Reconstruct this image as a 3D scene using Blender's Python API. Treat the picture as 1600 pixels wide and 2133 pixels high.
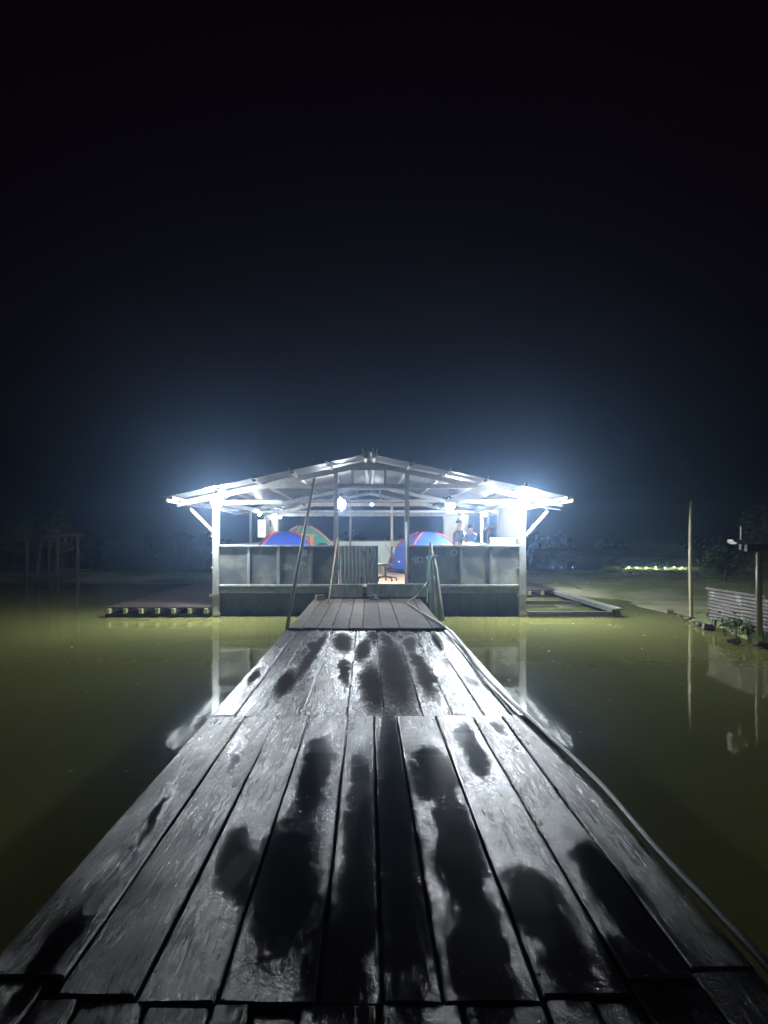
import bpy, math, random
from mathutils import Vector, Matrix, noise
R = random.Random(7)
sc = bpy.context.scene
for o in list(bpy.data.objects): bpy.data.objects.remove(o)
COL = sc.collection
# ------------------------------------------------------------------ camera
CZ = 1.96
cd = bpy.data.cameras.new('camera'); cam = bpy.data.objects.new('camera', cd); COL.objects.link(cam)
cd.lens = 27.0; cd.sensor_width = 36; cd.shift_x = 34/2133; cd.shift_y = 51.5/2133
cd.clip_start = .05; cd.clip_end = 600
cam.location = (0, 0, CZ); cam.rotation_euler = (math.radians(90), 0, 0)
sc.camera = cam
# ------------------------------------------------------------------ world: night sky
w = bpy.data.worlds.new('World'); sc.world = w; w.use_nodes = True
nt = w.node_tree; bg = nt.nodes['Background']
sky = nt.nodes.new('ShaderNodeTexSky'); sky.sky_type = 'NISHITA'; sky.sun_disc = False
sky.sun_elevation = math.radians(-4); sky.sun_rotation = math.radians(200)
tint = nt.nodes.new('ShaderNodeMix'); tint.data_type = 'RGBA'; tint.blend_type = 'MULTIPLY'; tint.inputs[0].default_value = 1
nt.links.new(sky.outputs[0], tint.inputs[6]); tint.inputs[7].default_value = (1.5, .25, .8, 1)
nt.links.new(tint.outputs[2], bg.inputs[0]); bg.inputs[1].default_value = 0.009
# faint fill light from no visible source, added to lift the dark bank
sd = bpy.data.lights.new('night_fill', 'SUN'); sd.energy = 0.0009; sd.angle = math.radians(.5); sd.color = (.8, .88, 1)
so = bpy.data.objects.new('night_fill', sd); COL.objects.link(so); so.rotation_euler = (math.radians(40), 0, math.radians(-25))
sc.view_settings.view_transform = 'Standard'; sc.view_settings.look = 'None'
sc.view_settings.gamma = 1; sc.view_settings.use_curve_mapping = False
sc.view_settings.exposure = 3.0
try:
    sc.cycles.volume_bounces = 1; sc.cycles.max_bounces = 6
    sc.cycles.sample_clamp_indirect = 4
except Exception: pass
LAMP_W = 320.0
LAMP_COL = (.88, .95, 1.0)
HAZE = 0.0034

def P(px, py, Y):            # world point seen at a photo pixel, at depth Y
    s = Y/1600.0
    return Vector(((px-766)*s, Y, CZ-(py-1118)*s))
def G(px, py, z=.46):        # world point on the level z
    Y = (CZ-z)*1600.0/(py-1118)
    return Vector(((px-766)*Y/1600.0, Y, z))

# ------------------------------------------------------------------ materials
MC = {}
class N:
    def __init__(s, name):
        s.m = bpy.data.materials.new(name); s.m.use_nodes = True
        s.t = s.m.node_tree; s.b = s.t.nodes['Principled BSDF']
    def n(s, typ, **kw):
        x = s.t.nodes.new(typ)
        for k, v in kw.items(): setattr(x, k, v)
        return x
    def l(s, a, b): s.t.links.new(a, b)
def mat(name, c1, c2=None, scale=4, rough=.7, metal=0, bump=.3, stretch=(1, 1, 1), c3=None, thr=.6, detail=6, spec=.5, bdist=.01, emit=None, alpha=None, rvar=.1):
    if name in MC: return MC[name]
    k = N(name); b = k.b
    if c2 is None: c2 = tuple(x*.7 for x in c1)
    tc = k.n('ShaderNodeTexCoord'); mp = k.n('ShaderNodeMapping'); mp.inputs['Scale'].default_value = stretch
    k.l(tc.outputs['Object'], mp.inputs[0])
    oi = k.n('ShaderNodeObjectInfo')
    va = k.n('ShaderNodeVectorMath', operation='MULTIPLY_ADD')
    k.l(oi.outputs['Random'], va.inputs[0]); va.inputs[1].default_value = (37, 19, 23); k.l(mp.outputs[0], va.inputs[2])
    no = k.n('ShaderNodeTexNoise'); no.inputs['Scale'].default_value = scale; no.inputs['Detail'].default_value = detail
    no.inputs['Roughness'].default_value = .65
    k.l(va.outputs[0], no.inputs[0])
    cr = k.n('ShaderNodeValToRGB'); cr.color_ramp.elements[0].position = .32; cr.color_ramp.elements[1].position = .68
    cr.color_ramp.elements[0].color = (*c2, 1); cr.color_ramp.elements[1].color = (*c1, 1)
    k.l(no.outputs[0], cr.inputs[0]); col = cr.outputs[0]
    if c3:
        n2 = k.n('ShaderNodeTexNoise'); n2.inputs['Scale'].default_value = scale*.45; n2.inputs['Detail'].default_value = 8
        k.l(va.outputs[0], n2.inputs[0])
        c2r = k.n('ShaderNodeValToRGB'); c2r.color_ramp.elements[0].position = thr-.05; c2r.color_ramp.elements[1].position = thr+.07
        k.l(n2.outputs[0], c2r.inputs[0])
        mx = k.n('ShaderNodeMix', data_type='RGBA'); k.l(c2r.outputs[0], mx.inputs[0]); k.l(col, mx.inputs[6]); mx.inputs[7].default_value = (*c3, 1)
        col = mx.outputs[2]
    hv = k.n('ShaderNodeHueSaturation'); k.l(col, hv.inputs['Color'])
    mr = k.n('ShaderNodeMapRange'); mr.inputs[3].default_value = .85; mr.inputs[4].default_value = 1.12
    k.l(oi.outputs['Random'], mr.inputs[0]); k.l(mr.outputs[0], hv.inputs['Value'])
    k.l(hv.outputs[0], b.inputs['Base Color'])
    rr = k.n('ShaderNodeMapRange'); rr.inputs[3].default_value = max(.02, rough-rvar); rr.inputs[4].default_value = min(1, rough+rvar)
    k.l(no.outputs[0], rr.inputs[0]); k.l(rr.outputs[0], b.inputs['Roughness'])
    b.inputs['Metallic'].default_value = metal; b.inputs['Specular IOR Level'].default_value = spec
    if bump:
        bp = k.n('ShaderNodeBump'); bp.inputs['Strength'].default_value = bump; bp.inputs['Distance'].default_value = bdist
        n3 = k.n('ShaderNodeTexNoise'); n3.inputs['Scale'].default_value = scale*3; n3.inputs['Detail'].default_value = 5
        k.l(va.outputs[0], n3.inputs[0]); k.l(n3.outputs[0], bp.inputs['Height']); k.l(bp.outputs[0], b.inputs['Normal'])
    if emit:
        b.inputs['Emission Color'].default_value = (*emit[0], 1); b.inputs['Emission Strength'].default_value = emit[1]
    MC[name] = k.m; return k.m

# ------------------------------------------------------------------ mesh builder
WL = {}
class MB:
    def __init__(s): s.v = []; s.f = []
    def add(s, vs, fs):
        n = len(s.v); s.v += [Vector(v) for v in vs]; s.f += [tuple(i+n for i in f) for f in fs]; return s
    def box(s, x0, x1, y0, y1, z0, z1):
        return s.add([(x0,y0,z0),(x1,y0,z0),(x1,y1,z0),(x0,y1,z0),(x0,y0,z1),(x1,y0,z1),(x1,y1,z1),(x0,y1,z1)],
                     [(0,3,2,1),(4,5,6,7),(0,1,5,4),(1,2,6,5),(2,3,7,6),(3,0,4,7)])
    def bar(s, a, b, w, h, up=(0, 0, 1)):      # square timber between two points
        a = Vector(a); b = Vector(b); d = (b-a).normalized(); up = Vector(up)
        if abs(d.dot(up)) > .98: up = Vector((0, 1, 0))
        x = d.cross(up).normalized(); y = x.cross(d).normalized()
        vs = []
        for p in (a, b):
            for sx, sy in ((-1,-1),(1,-1),(1,1),(-1,1)): vs.append(p+x*sx*w/2+y*sy*h/2)
        return s.add(vs, [(0,1,2,3),(7,6,5,4),(0,4,5,1),(1,5,6,2),(2,6,7,3),(3,7,4,0)])
    def tube(s, pts, rad, n=8, cap=True):
        pts = [Vector(p) for p in pts]
        if not hasattr(rad, '__len__'): rad = [rad]*len(pts)
        base = len(s.v); prev = None
        for i, p in enumerate(pts):
            d = (pts[min(i+1, len(pts)-1)]-pts[max(i-1, 0)]).normalized()
            if prev is None: x = d.orthogonal().normalized()
            else:
                x = prev-d*prev.dot(d)
                x = x.normalized() if x.length > 1e-6 else d.orthogonal().normalized()
            prev = x; y = d.cross(x)
            for k in range(n):
                a = 2*math.pi*k/n; s.v.append(p+(x*math.cos(a)+y*math.sin(a))*rad[i])
        for i in range(len(pts)-1):
            for k in range(n):
                k2 = (k+1) % n; o = base+i*n
                s.f.append((o+k, o+k2, o+n+k2, o+n+k))
        if cap:
            s.f.append(tuple(base+k for k in range(n))[::-1]); s.f.append(tuple(base+(len(pts)-1)*n+k for k in range(n)))
        return s
    def ball(s, c, rx, ry=None, rz=None, n=12, m=8, z0=-1, z1=1):
        ry = ry or rx; rz = rz or rx; c = Vector(c); base = len(s.v)
        a0 = math.asin(z0); a1 = math.asin(z1)
        for j in range(m+1):
            t = a0+(a1-a0)*j/m; r = math.cos(t)
            for i in range(n):
                a = 2*math.pi*i/n; s.v.append(c+Vector((rx*r*math.cos(a), ry*r*math.sin(a), rz*math.sin(t))))
        for j in range(m):
            for i in range(n):
                i2 = (i+1) % n; o = base+j*n
                s.f.append((o+i, o+i2, o+n+i2, o+n+i))
        return s
    def mesh(s, name, mt, off=Vector((0,0,0)), smooth=False):
        me = bpy.data.meshes.new(name); me.from_pydata([v-off for v in s.v], [], s.f)
        me.materials.append(mt); me.validate(); me.update()
        if smooth: me.polygons.foreach_set('use_smooth', [True]*len(me.polygons))
        return me
def thing(name, label, cat, loc, group=None):
    o = bpy.data.objects.new(name, None); COL.objects.link(o); o.empty_display_size = .2
    o.location = loc; o['label'] = label; o['category'] = cat; WL[o.name] = Vector(loc)
    if group: o['group'] = group
    return o
def part(name, mb, mt, parent, smooth=False, label=None, bevel=0, kind=None):
    off = WL[parent.name]
    o = bpy.data.objects.new(name, mb.mesh(name, mt, off, smooth)); COL.objects.link(o); o.parent = parent
    WL[o.name] = off
    if label: o['label'] = label
    if kind: o['kind'] = kind
    if bevel:
        m = o.modifiers.new('bevel', 'BEVEL'); m.width = bevel; m.segments = 1
    return o
def solo(name, mb, mt, loc=(0,0,0), label=None, cat=None, group=None, kind=None, smooth=False):
    loc = Vector(loc); o = bpy.data.objects.new(name, mb.mesh(name, mt, loc, smooth)); COL.objects.link(o); o.location = loc
    WL[o.name] = loc
    if label: o['label'] = label
    if cat: o['category'] = cat
    if group: o['group'] = group
    if kind: o['kind'] = kind
    return o
def inst(name, me, loc, parent, rot=(0,0,0), scale=(1,1,1)):      # repeated piece sharing mesh data, world location
    o = bpy.data.objects.new(name, me); COL.objects.link(o)
    o.location = Vector(loc)-(WL[parent.name] if parent else Vector((0,0,0))); o.rotation_euler = rot; o.scale = scale
    if parent: o.parent = parent
    return o

# ---- palette
M_white = mat('weathered_white_timber', (.30,.31,.29), (.15,.155,.14), 5, .6, bump=.35, stretch=(2,2,.5), c3=(.16,.16,.13), thr=.6)
M_beam = mat('grey_sawn_timber', (.155,.15,.135), (.08,.075,.068), 5, .75, bump=.4, stretch=(3,1,3), c3=(.08,.08,.07), thr=.62)
M_dark = mat('dark_damp_timber', (.075,.065,.055), (.03,.028,.025), 5, .75, bump=.5, stretch=(2,1,2))
M_tin = mat('zinc_roof_sheet', (.15,.16,.17), (.07,.075,.08), 3, .48, metal=.75, bump=.1, c3=(.24,.2,.16), thr=.7)
M_zinc = mat('grey_zinc_panel', (.30,.33,.31), (.17,.19,.18), 6, .55, metal=.25, bump=.15, stretch=(3,3,.6), c3=(.05,.05,.045), thr=.66)
M_ply = mat('plywood_cream', (.44,.41,.29), (.34,.31,.21), 3, .7, bump=.1)
M_floor = mat('plywood_floor', (.50,.32,.20), (.36,.22,.13), 2.5, .55, bump=.15, c3=(.24,.15,.09), thr=.66)
M_tan = mat('plywood_tan', (.55,.34,.17), (.42,.25,.12), 3, .7, bump=.1)
M_tarp = mat('white_panel', (.68,.72,.66), (.5,.56,.5), 5, .6, bump=.15, stretch=(6,6,.4))
M_panel = mat('grey_painted_board', (.10,.11,.115), (.06,.066,.07), 4, .6, bump=.15, c3=(.17,.165,.14), thr=.57)
M_panel_lit = mat('lit_scuffed_board', (.13,.135,.13), (.07,.075,.08), 5, .7, bump=.2, c3=(.24,.24,.21), thr=.52)  # paler copy of the parapet grey, lamp light put into the colour
M_blue = mat('blue_tent_fabric', (.04,.11,.62), (.03,.08,.46), 3, .55, bump=.5, bdist=.04)
M_red = mat('red_tent_trim', (.62,.06,.05), (.5,.05,.04), 8, .6, bump=0)
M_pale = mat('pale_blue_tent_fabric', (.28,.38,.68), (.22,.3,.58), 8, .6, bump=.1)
M_green = mat('green_tent_fabric', (.08,.26,.20), (.06,.2,.16), 8, .6, bump=.1)
M_orange = mat('orange_tent_trim', (.8,.25,.06), (.7,.2,.05), 8, .6, bump=0)
M_black = mat('black_plastic', (.02,.02,.022), (.012,.012,.014), 8, .4, bump=.05)
M_navy = mat('navy_fabric', (.03,.04,.10), (.02,.025,.06), 8, .8, bump=.1)
M_hose = mat('grey_hose_rubber', (.16,.17,.17), (.09,.10,.10), 6, .35, bump=.05)
M_rope = mat('green_rope', (.10,.36,.26), (.07,.24,.18), 30, .8, bump=.3)
M_bamboo = mat('bamboo_cane', (.42,.36,.22), (.28,.24,.15), 6, .5, bump=.2, stretch=(1,1,.4))
M_pole = mat('weathered_pole', (.20,.19,.17), (.10,.095,.085), 6, .6, bump=.3, stretch=(1,1,.3))
M_rust = mat('rusty_sheet', (.25,.225,.21), (.13,.11,.10), 5, .6, metal=.3, bump=.2, c3=(.42,.42,.40), thr=.6)
M_paint = mat('white_plastic', (.75,.78,.78), (.68,.7,.7), 6, .4, bump=0)
M_cool = mat('mint_cooler_plastic', (.55,.68,.62), (.48,.6,.55), 6, .4, bump=.05)
M_metal = mat('dull_steel', (.5,.5,.5), (.35,.35,.35), 6, .4, metal=.8, bump=.05)
M_stone = mat('brown_stone', (.24,.19,.14), (.12,.10,.075), 5, .8, bump=.5)
M_leaf = mat('broad_leaf', (.06,.17,.03), (.035,.10,.02), 9, .45, bump=.1)
M_grass = mat('short_grass', (.13,.17,.05), (.06,.085,.025), 2, .7, bump=0)
M_far = mat('far_foliage', (.006,.008,.004), (.004,.005,.003), 1, .9, bump=0, spec=.05)
M_bark = mat('bark', (.11,.09,.065), (.06,.05,.035), 5, .8, bump=.4, stretch=(1,1,.3))
M_skin = mat('skin', (.30,.16,.10), (.25,.13,.08), 10, .5, bump=.05)
M_hair = mat('dark_hair', (.015,.012,.01), (.01,.008,.007), 20, .5, bump=.3)
M_shirt = mat('blue_shirt', (.07,.25,.55), (.05,.19,.44), 10, .8, bump=.15)
M_shirt2 = mat('dark_shirt', (.05,.07,.12), (.03,.045,.08), 10, .8, bump=.15)
M_jean = mat('dark_trousers', (.03,.035,.05), (.02,.024,.035), 10, .8, bump=.15)

# ---- muddy water
def water_mat():
    k = N('muddy_water'); b = k.b
    geo = k.n('ShaderNodeNewGeometry')
    n1 = k.n('ShaderNodeTexNoise'); n1.inputs['Scale'].default_value = .25; n1.inputs['Detail'].default_value = 4; k.l(geo.outputs['Position'], n1.inputs[0])
    cr = k.n('ShaderNodeValToRGB'); cr.color_ramp.elements[0].color = (.25,.255,.075,1); cr.color_ramp.elements[1].color = (.31,.31,.10,1)
    cr.color_ramp.elements[0].position = .3; cr.color_ramp.elements[1].position = .7
    k.l(n1.outputs[0], cr.inputs[0]); k.l(cr.outputs[0], b.inputs['Base Color'])
    b.inputs['Roughness'].default_value = .05; b.inputs['IOR'].default_value = 1.33
    mp = k.n('ShaderNodeMapping'); mp.inputs['Scale'].default_value = (1,.6,1); k.l(geo.outputs['Position'], mp.inputs[0])
    n2 = k.n('ShaderNodeTexNoise'); n2.inputs['Scale'].default_value = 2.2; n2.inputs['Detail'].default_value = 3; k.l(mp.outputs[0], n2.inputs[0])
    bp = k.n('ShaderNodeBump'); bp.inputs['Strength'].default_value = .3; bp.inputs['Distance'].default_value = .01
    k.l(n2.outputs[0], bp.inputs['Height']); k.l(bp.outputs[0], b.inputs['Normal'])
    return k.m
M_water = water_mat()

# ---- wet pier boards: wet film everywhere but for dried/soaked patches with shapes of their own, plus wide ones painting in the foreground's light falloff
PATCH = [((675,1530),(640,1690),62),((605,1720),(585,1950),125),((500,1735),(498,1870),72),((750,1570),(742,2060),58),
 ((808,1500),(850,2070),72),((895,1555),(915,1665),92),((930,1670),(985,1900),95),((1000,1890),(1030,2050),95),
 ((955,1505),(1008,1612),48),((1033,1503),(1050,1532),27),((1088,1820),(1160,1960),112),((1170,1960),(1200,2060),90),
 ((1215,1765),(1400,2020),80),((492,1545),(480,1605),16),((347,1655),(305,1730),14),((700,1900),(690,2120),120),((960,1930),(1040,2120),130),((1290,1980),(1400,2120),110),((150,1930),(60,2060),50),  # wide patches at the very bottom added to darken the near end
 ((712,1322),(714,1352),32),((716,1378),(719,1418),17),((762,1335),(752,1372),22),((778,1318),(780,1330),18),
 ((772,1390),(785,1468),40),((812,1345),(835,1462),52),((855,1328),(852,1352),20),((878,1385),(895,1440),28),
 ((651,1338),(650,1353),16),((675,1325),(625,1400),18),((605,1400),(585,1440),30),((535,1398),(520,1420),15),
 ((862,1362),(880,1392),22),((800,1320),(812,1345),18),((905,1320),(915,1345),14)]
def pier_mat(name, wet=True, soaked=False):
    k = N(name); b = k.b
    geo = k.n('ShaderNodeNewGeometry'); oi = k.n('ShaderNodeObjectInfo'); tc = k.n('ShaderNodeTexCoord')
    pos = geo.outputs['Position']
    def noise_(vec, sc_, det=5, st=None, rgh=.6):
        if st:
            m = k.n('ShaderNodeMapping'); m.inputs['Scale'].default_value = st; k.l(vec, m.inputs[0]); vec = m.outputs[0]
        n = k.n('ShaderNodeTexNoise'); n.inputs['Scale'].default_value = sc_; n.inputs['Detail'].default_value = det; n.inputs['Roughness'].default_value = rgh
        k.l(vec, n.inputs[0]); return n
    va = k.n('ShaderNodeVectorMath', operation='MULTIPLY_ADD')
    k.l(oi.outputs['Random'], va.inputs[0]); va.inputs[1].default_value = (17, 29, 3); k.l(pos, va.inputs[2])
    grain = noise_(va.outputs[0], 9, 8, (5, .45, 1), .7)
    blot = noise_(va.outputs[0], 3.2, 6, (1.5, .8, 1))
    # base colour
    cr = k.n('ShaderNodeValToRGB'); e = cr.color_ramp.elements
    if wet: e[0].color = (.006,.0042,.004,1); e[1].color = (.034,.025,.022,1)
    else: e[0].color = (.022,.015,.011,1); e[1].color = (.17,.118,.085,1)
    e[0].position = .3; e[1].position = .72
    mixf = k.n('ShaderNodeMath', operation='MULTIPLY_ADD'); k.l(grain.outputs[0], mixf.inputs[0]); mixf.inputs[1].default_value = .55
    bl = k.n('ShaderNodeMath', operation='MULTIPLY'); k.l(blot.outputs[0], bl.inputs[0]); bl.inputs[1].default_value = .45
    k.l(bl.outputs[0], mixf.inputs[2]); k.l(mixf.outputs[0], cr.inputs[0])
    col = cr.outputs[0]
    # cracks along the grain
    crk = noise_(va.outputs[0], 14, 3, (4, .16, 1), .5)
    ck = k.n('ShaderNodeMapRange'); k.l(crk.outputs[0], ck.inputs[0]); ck.inputs[1].default_value = .30; ck.inputs[2].default_value = .36
    bumph = k.n('ShaderNodeMath', operation='MULTIPLY_ADD')
    fine = noise_(pos, 90, 5, (1.0, .8, 1), .75)
    med = noise_(va.outputs[0], 16, 6, (1.6, .8, 1), .65)
    k.l(fine.outputs[0], bumph.inputs[0]); bumph.inputs[1].default_value = .35; k.l(med.outputs[0], bumph.inputs[2])
    wvm = k.n('ShaderNodeMapping'); wvm.inputs['Rotation'].default_value = (0,0,.9); k.l(va.outputs[0], wvm.inputs[0])
    wv = noise_(wvm.outputs[0], 42, 5, (.45, 2.2, 1), .7)
    wmk = noise_(va.outputs[0], 2.3, 3, (1.5, .7, 1)); wmm = k.n('ShaderNodeMapRange'); k.l(wmk.outputs[0], wmm.inputs[0]); wmm.inputs[1].default_value = .42; wmm.inputs[2].default_value = .6; wmm.inputs[3].default_value = .1; wmm.inputs[4].default_value = 1.0
    wml = k.n('ShaderNodeMath', operation='MULTIPLY'); k.l(wv.outputs[0], wml.inputs[0]); k.l(wmm.outputs[0], wml.inputs[1])
    wad = k.n('ShaderNodeMath', operation='ADD'); k.l(wml.outputs[0], wad.inputs[0]); k.l(bumph.outputs[0], wad.inputs[1]); bumph = wad
    b2 = k.n('ShaderNodeMath', operation='MULTIPLY_ADD'); k.l(grain.outputs[0], b2.inputs[0]); b2.inputs[1].default_value = .8; k.l(bumph.outputs[0], b2.inputs[2])
    b3 = k.n('ShaderNodeMath', operation='MULTIPLY_ADD'); k.l(ck.outputs[0], b3.inputs[0]); b3.inputs[1].default_value = .9; k.l(b2.outputs[0], b3.inputs[2])
    bp = k.n('ShaderNodeBump'); bp.inputs['Distance'].default_value = .0055; k.l(b3.outputs[0], bp.inputs['Height'])
    ckc = k.n('ShaderNodeMix', data_type='RGBA'); k.l(ck.outputs[0], ckc.inputs[0]); ckc.inputs[6].default_value = (.015,.013,.012,1); k.l(col, ckc.inputs[7])
    col = ckc.outputs[2]
    if wet:
        # distorted position for ragged patch outlines
        dn = noise_(pos, 5, 5, (1, .7, 1)); sub = k.n('ShaderNodeVectorMath', operation='SUBTRACT'); k.l(dn.outputs[1], sub.inputs[0]); sub.inputs[1].default_value = (.5,.5,.5)
        dm = k.n('ShaderNodeVectorMath', operation='MULTIPLY_ADD'); k.l(sub.outputs[0], dm.inputs[0]); dm.inputs[1].default_value = (.16,.5,0); k.l(pos, dm.inputs[2])
        acc = None
        for a, c, wd in PATCH:
            A = G(*a); C = G(*c); mid = (A+C)/2; ln = (A-C).length*.56+.03; d = A-C
            ym = G(mid.x, 1) if False else None
            wpx = wd/2*mid.y/1600.0*1.12
            m = k.n('ShaderNodeMapping'); m.vector_type = 'TEXTURE'
            m.inputs['Location'].default_value = mid; m.inputs['Rotation'].default_value = (0, 0, math.atan2(d.y, d.x)-math.pi/2)
            m.inputs['Scale'].default_value = (wpx, ln, 1)
            k.l(dm.outputs[0], m.inputs[0])
            le = k.n('ShaderNodeVectorMath', operation='LENGTH'); k.l(m.outputs[0], le.inputs[0])
            if acc is None: acc = le.outputs['Value']
            else:
                mi = k.n('ShaderNodeMath', operation='SMOOTH_MIN'); mi.inputs[2].default_value = .25; k.l(acc, mi.inputs[0]); k.l(le.outputs['Value'], mi.inputs[1]); acc = mi.outputs[0]
        ad = k.n('ShaderNodeMath', operation='MULTIPLY_ADD'); k.l(med.outputs[0], ad.inputs[0]); ad.inputs[1].default_value = .55; k.l(acc, ad.inputs[2])
        ad0 = ad; ad = k.n('ShaderNodeMath', operation='MULTIPLY_ADD'); spk = noise_(pos, 26, 8, (1.5, .3, 1), .88); k.l(spk.outputs[0], ad.inputs[0]); ad.inputs[1].default_value = 2.2; k.l(ad0.outputs[0], ad.inputs[2])
        film = k.n('ShaderNodeMapRange'); k.l(ad.outputs[0], film.inputs[0]); film.inputs[1].default_value = 2.05; film.inputs[2].default_value = 3.05; film.interpolation_type = 'SMOOTHSTEP'
        # random soaked streaks as well
        rs = noise_(va.outputs[0], 1.6, 4, (2.2, .5, 1)); rm = k.n('ShaderNodeMapRange'); k.l(rs.outputs[0], rm.inputs[0]); rm.inputs[1].default_value = .3; rm.inputs[2].default_value = .42; rm.inputs[3].default_value = .55
        fm = k.n('ShaderNodeMath', operation='MULTIPLY'); k.l(film.outputs[0], fm.inputs[0]); k.l(rm.outputs[0], fm.inputs[1])
        F = fm.outputs[0]
        cm = k.n('ShaderNodeMix', data_type='RGBA'); k.l(F, cm.inputs[0]); cm.inputs[6].default_value = (.015,.009,.0115,1); k.l(col, cm.inputs[7]); col = cm.outputs[2]
        ring = k.n('ShaderNodeMapRange'); k.l(ad.outputs[0], ring.inputs[0]); ring.inputs[1].default_value = 2.6; ring.inputs[2].default_value = 4.4; ring.inputs[3].default_value = .2; ring.inputs[4].default_value = .31
        ro = k.n('ShaderNodeMapRange'); k.l(F, ro.inputs[0]); ro.inputs[3].default_value = .13; rgn = k.n('ShaderNodeMath', operation='MULTIPLY_ADD'); k.l(grain.outputs[0], rgn.inputs[0]); rgn.inputs[1].default_value = .5; rgo = k.n('ShaderNodeMath', operation='SUBTRACT'); k.l(ring.outputs[0], rgo.inputs[0]); rgo.inputs[1].default_value = .25; k.l(rgo.outputs[0], rgn.inputs[2]); k.l(rgn.outputs[0], ro.inputs[4])
        sp = k.n('ShaderNodeMapRange'); k.l(F, sp.inputs[0]); sp.inputs[3].default_value = .28; sp.inputs[4].default_value = .36
        st = k.n('ShaderNodeMapRange'); k.l(F, st.inputs[0]); st.inputs[3].default_value = .04; st.inputs[4].default_value = 1.0
        gl = k.n('ShaderNodeMapRange'); gl.inputs[3].default_value = .55; gl.inputs[4].default_value = 1.15; k.l(oi.outputs['Random'], gl.inputs[0])
        sg = k.n('ShaderNodeMapRange'); k.l(blot.outputs[0], sg.inputs[0]); sg.inputs[1].default_value = .32; sg.inputs[2].default_value = .66; sg.inputs[3].default_value = .35; sg.inputs[4].default_value = 1.3
        s1 = k.n('ShaderNodeMath', operation='MULTIPLY'); k.l(gl.outputs[0], s1.inputs[0]); k.l(sg.outputs[0], s1.inputs[1])
        s2 = k.n('ShaderNodeMath', operation='MULTIPLY'); k.l(s1.outputs[0], s2.inputs[0]); k.l(sp.outputs[0], s2.inputs[1]); sp0 = sp; sp = s2
        k.l(ro.outputs[0], b.inputs['Roughness']); k.l(sp.outputs[0], b.inputs['Specular IOR Level']); k.l(st.outputs[0], bp.inputs['Strength'])
    else:
        b.inputs['Roughness'].default_value = .7; b.inputs['Specular IOR Level'].default_value = .25; bp.inputs['Strength'].default_value = .8
    if soaked:      # here the patches are matt trodden wood, not standing water
        ro.inputs[3].default_value = .8; sp0.inputs[3].default_value = .05; st.inputs[3].default_value = .5; st.inputs[4].default_value = .6; cm.inputs[6].default_value = (.045,.033,.028,1)
    hv = k.n('ShaderNodeHueSaturation'); mr = k.n('ShaderNodeMapRange'); mr.inputs[3].default_value = .6; mr.inputs[4].default_value = 1.4
    k.l(oi.outputs['Random'], mr.inputs[0]); k.l(mr.outputs[0], hv.inputs['Value']); k.l(col, hv.inputs['Color']); k.l(hv.outputs[0], b.inputs['Base Color'])
    k.l(bp.outputs[0], b.inputs['Normal'])
    return k.m
M_wet = pier_mat('wet_pier_board', True); M_dry = pier_mat('dry_pier_board', False); M_mid = pier_mat('trodden_pier_board', True, True)

# ------------------------------------------------------------------ ground and water
def sm(a, b, x):
    t = max(0, min(1, (x-a)/(b-a))); return t*t*(3-2*t)
SH = [(-10,6.6),(5,6.9),(13.8,7.15),(18,7.6),(24,7.9),(26,7.0),(28,6.6),(31,6.2),(34,5.5),(200,5.5)]
def shoreX(Y):
    for (a, xa), (b_, xb) in zip(SH, SH[1:]):
        if a <= Y <= b_: return xa+(xb-xa)*(Y-a)/(b_-a)
    return 7
def height(X, Y):
    n = noise.noise(Vector((X*.5, Y*.5, 0)))*.5+noise.noise(Vector((X*1.7, Y*1.7, 3)))*.3
    dr = X-shoreX(Y)+n*.7; db = (Y-33.8)+n*.5
    d = max(dr, db*1.3)
    hf = .12+.88*max(sm(24.5, 27, Y), 1-sm(15.5, 18, Y), sm(10, 13, X))
    z = -.6+.62*sm(-1.6, .1, d)+hf*(.16*sm(0, 1.2, d)+.14*sm(1, 5, d))+n*.05*sm(-.3, .6, d)
    ledge = sm(33.0, 33.5, Y)*sm(11.0, 11.3, X+n*.1)
    z += .14*ledge
    # the dyke drops to another pond behind
    back = sm(36.8, 38.2, Y)*(1-sm(17, 21, X))
    z = z*(1-back)-.7*back
    z += (1.2*sm(16, 30, X)*sm(16, 34, Y)+1.0*sm(25, 60, X))*(1+.25*n)*(1-sm(42, 55, Y))
    return z
def ground():
    xs = []; x = -90
    while x < 90:
        xs.append(x); x += .35 if 6 < x < 16 else (1.0 if -22 < x < 30 else 4)
    ys = []; y = -12
    while y < 150:
        ys.append(y); y += .35 if (12 < y < 39) else (1.5 if y < 50 else 6)
    v = [(X, Y, height(X, Y)) for Y in ys for X in xs]; nx = len(xs)
    f = [(j*nx+i, j*nx+i+1, (j+1)*nx+i+1, (j+1)*nx+i) for j in range(len(ys)-1) for i in range(nx-1)]
    return MB().add(v, f)
M_ground = mat('muddy_grass_ground', (.46,.42,.25), (.32,.30,.17), 1.2, .9, bump=.4, bdist=.03, c3=(.22,.26,.09), thr=.5)
solo('ground', ground(), M_ground, kind='structure', smooth=True)
wm = MB(); wm.add([(-200,-60,0),(200,-60,0),(200,260,0),(-200,260,0)], [(0,1,2,3)])
solo('water', wm, M_water, kind='structure')
gf = MB(); gf.add([(-320,-200,-1.5),(320,-200,-1.5),(320,480,-1.5),(-320,480,-1.5)], [(0,1,2,3)])
solo('pond_bed', gf, M_ground, kind='structure')

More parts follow.
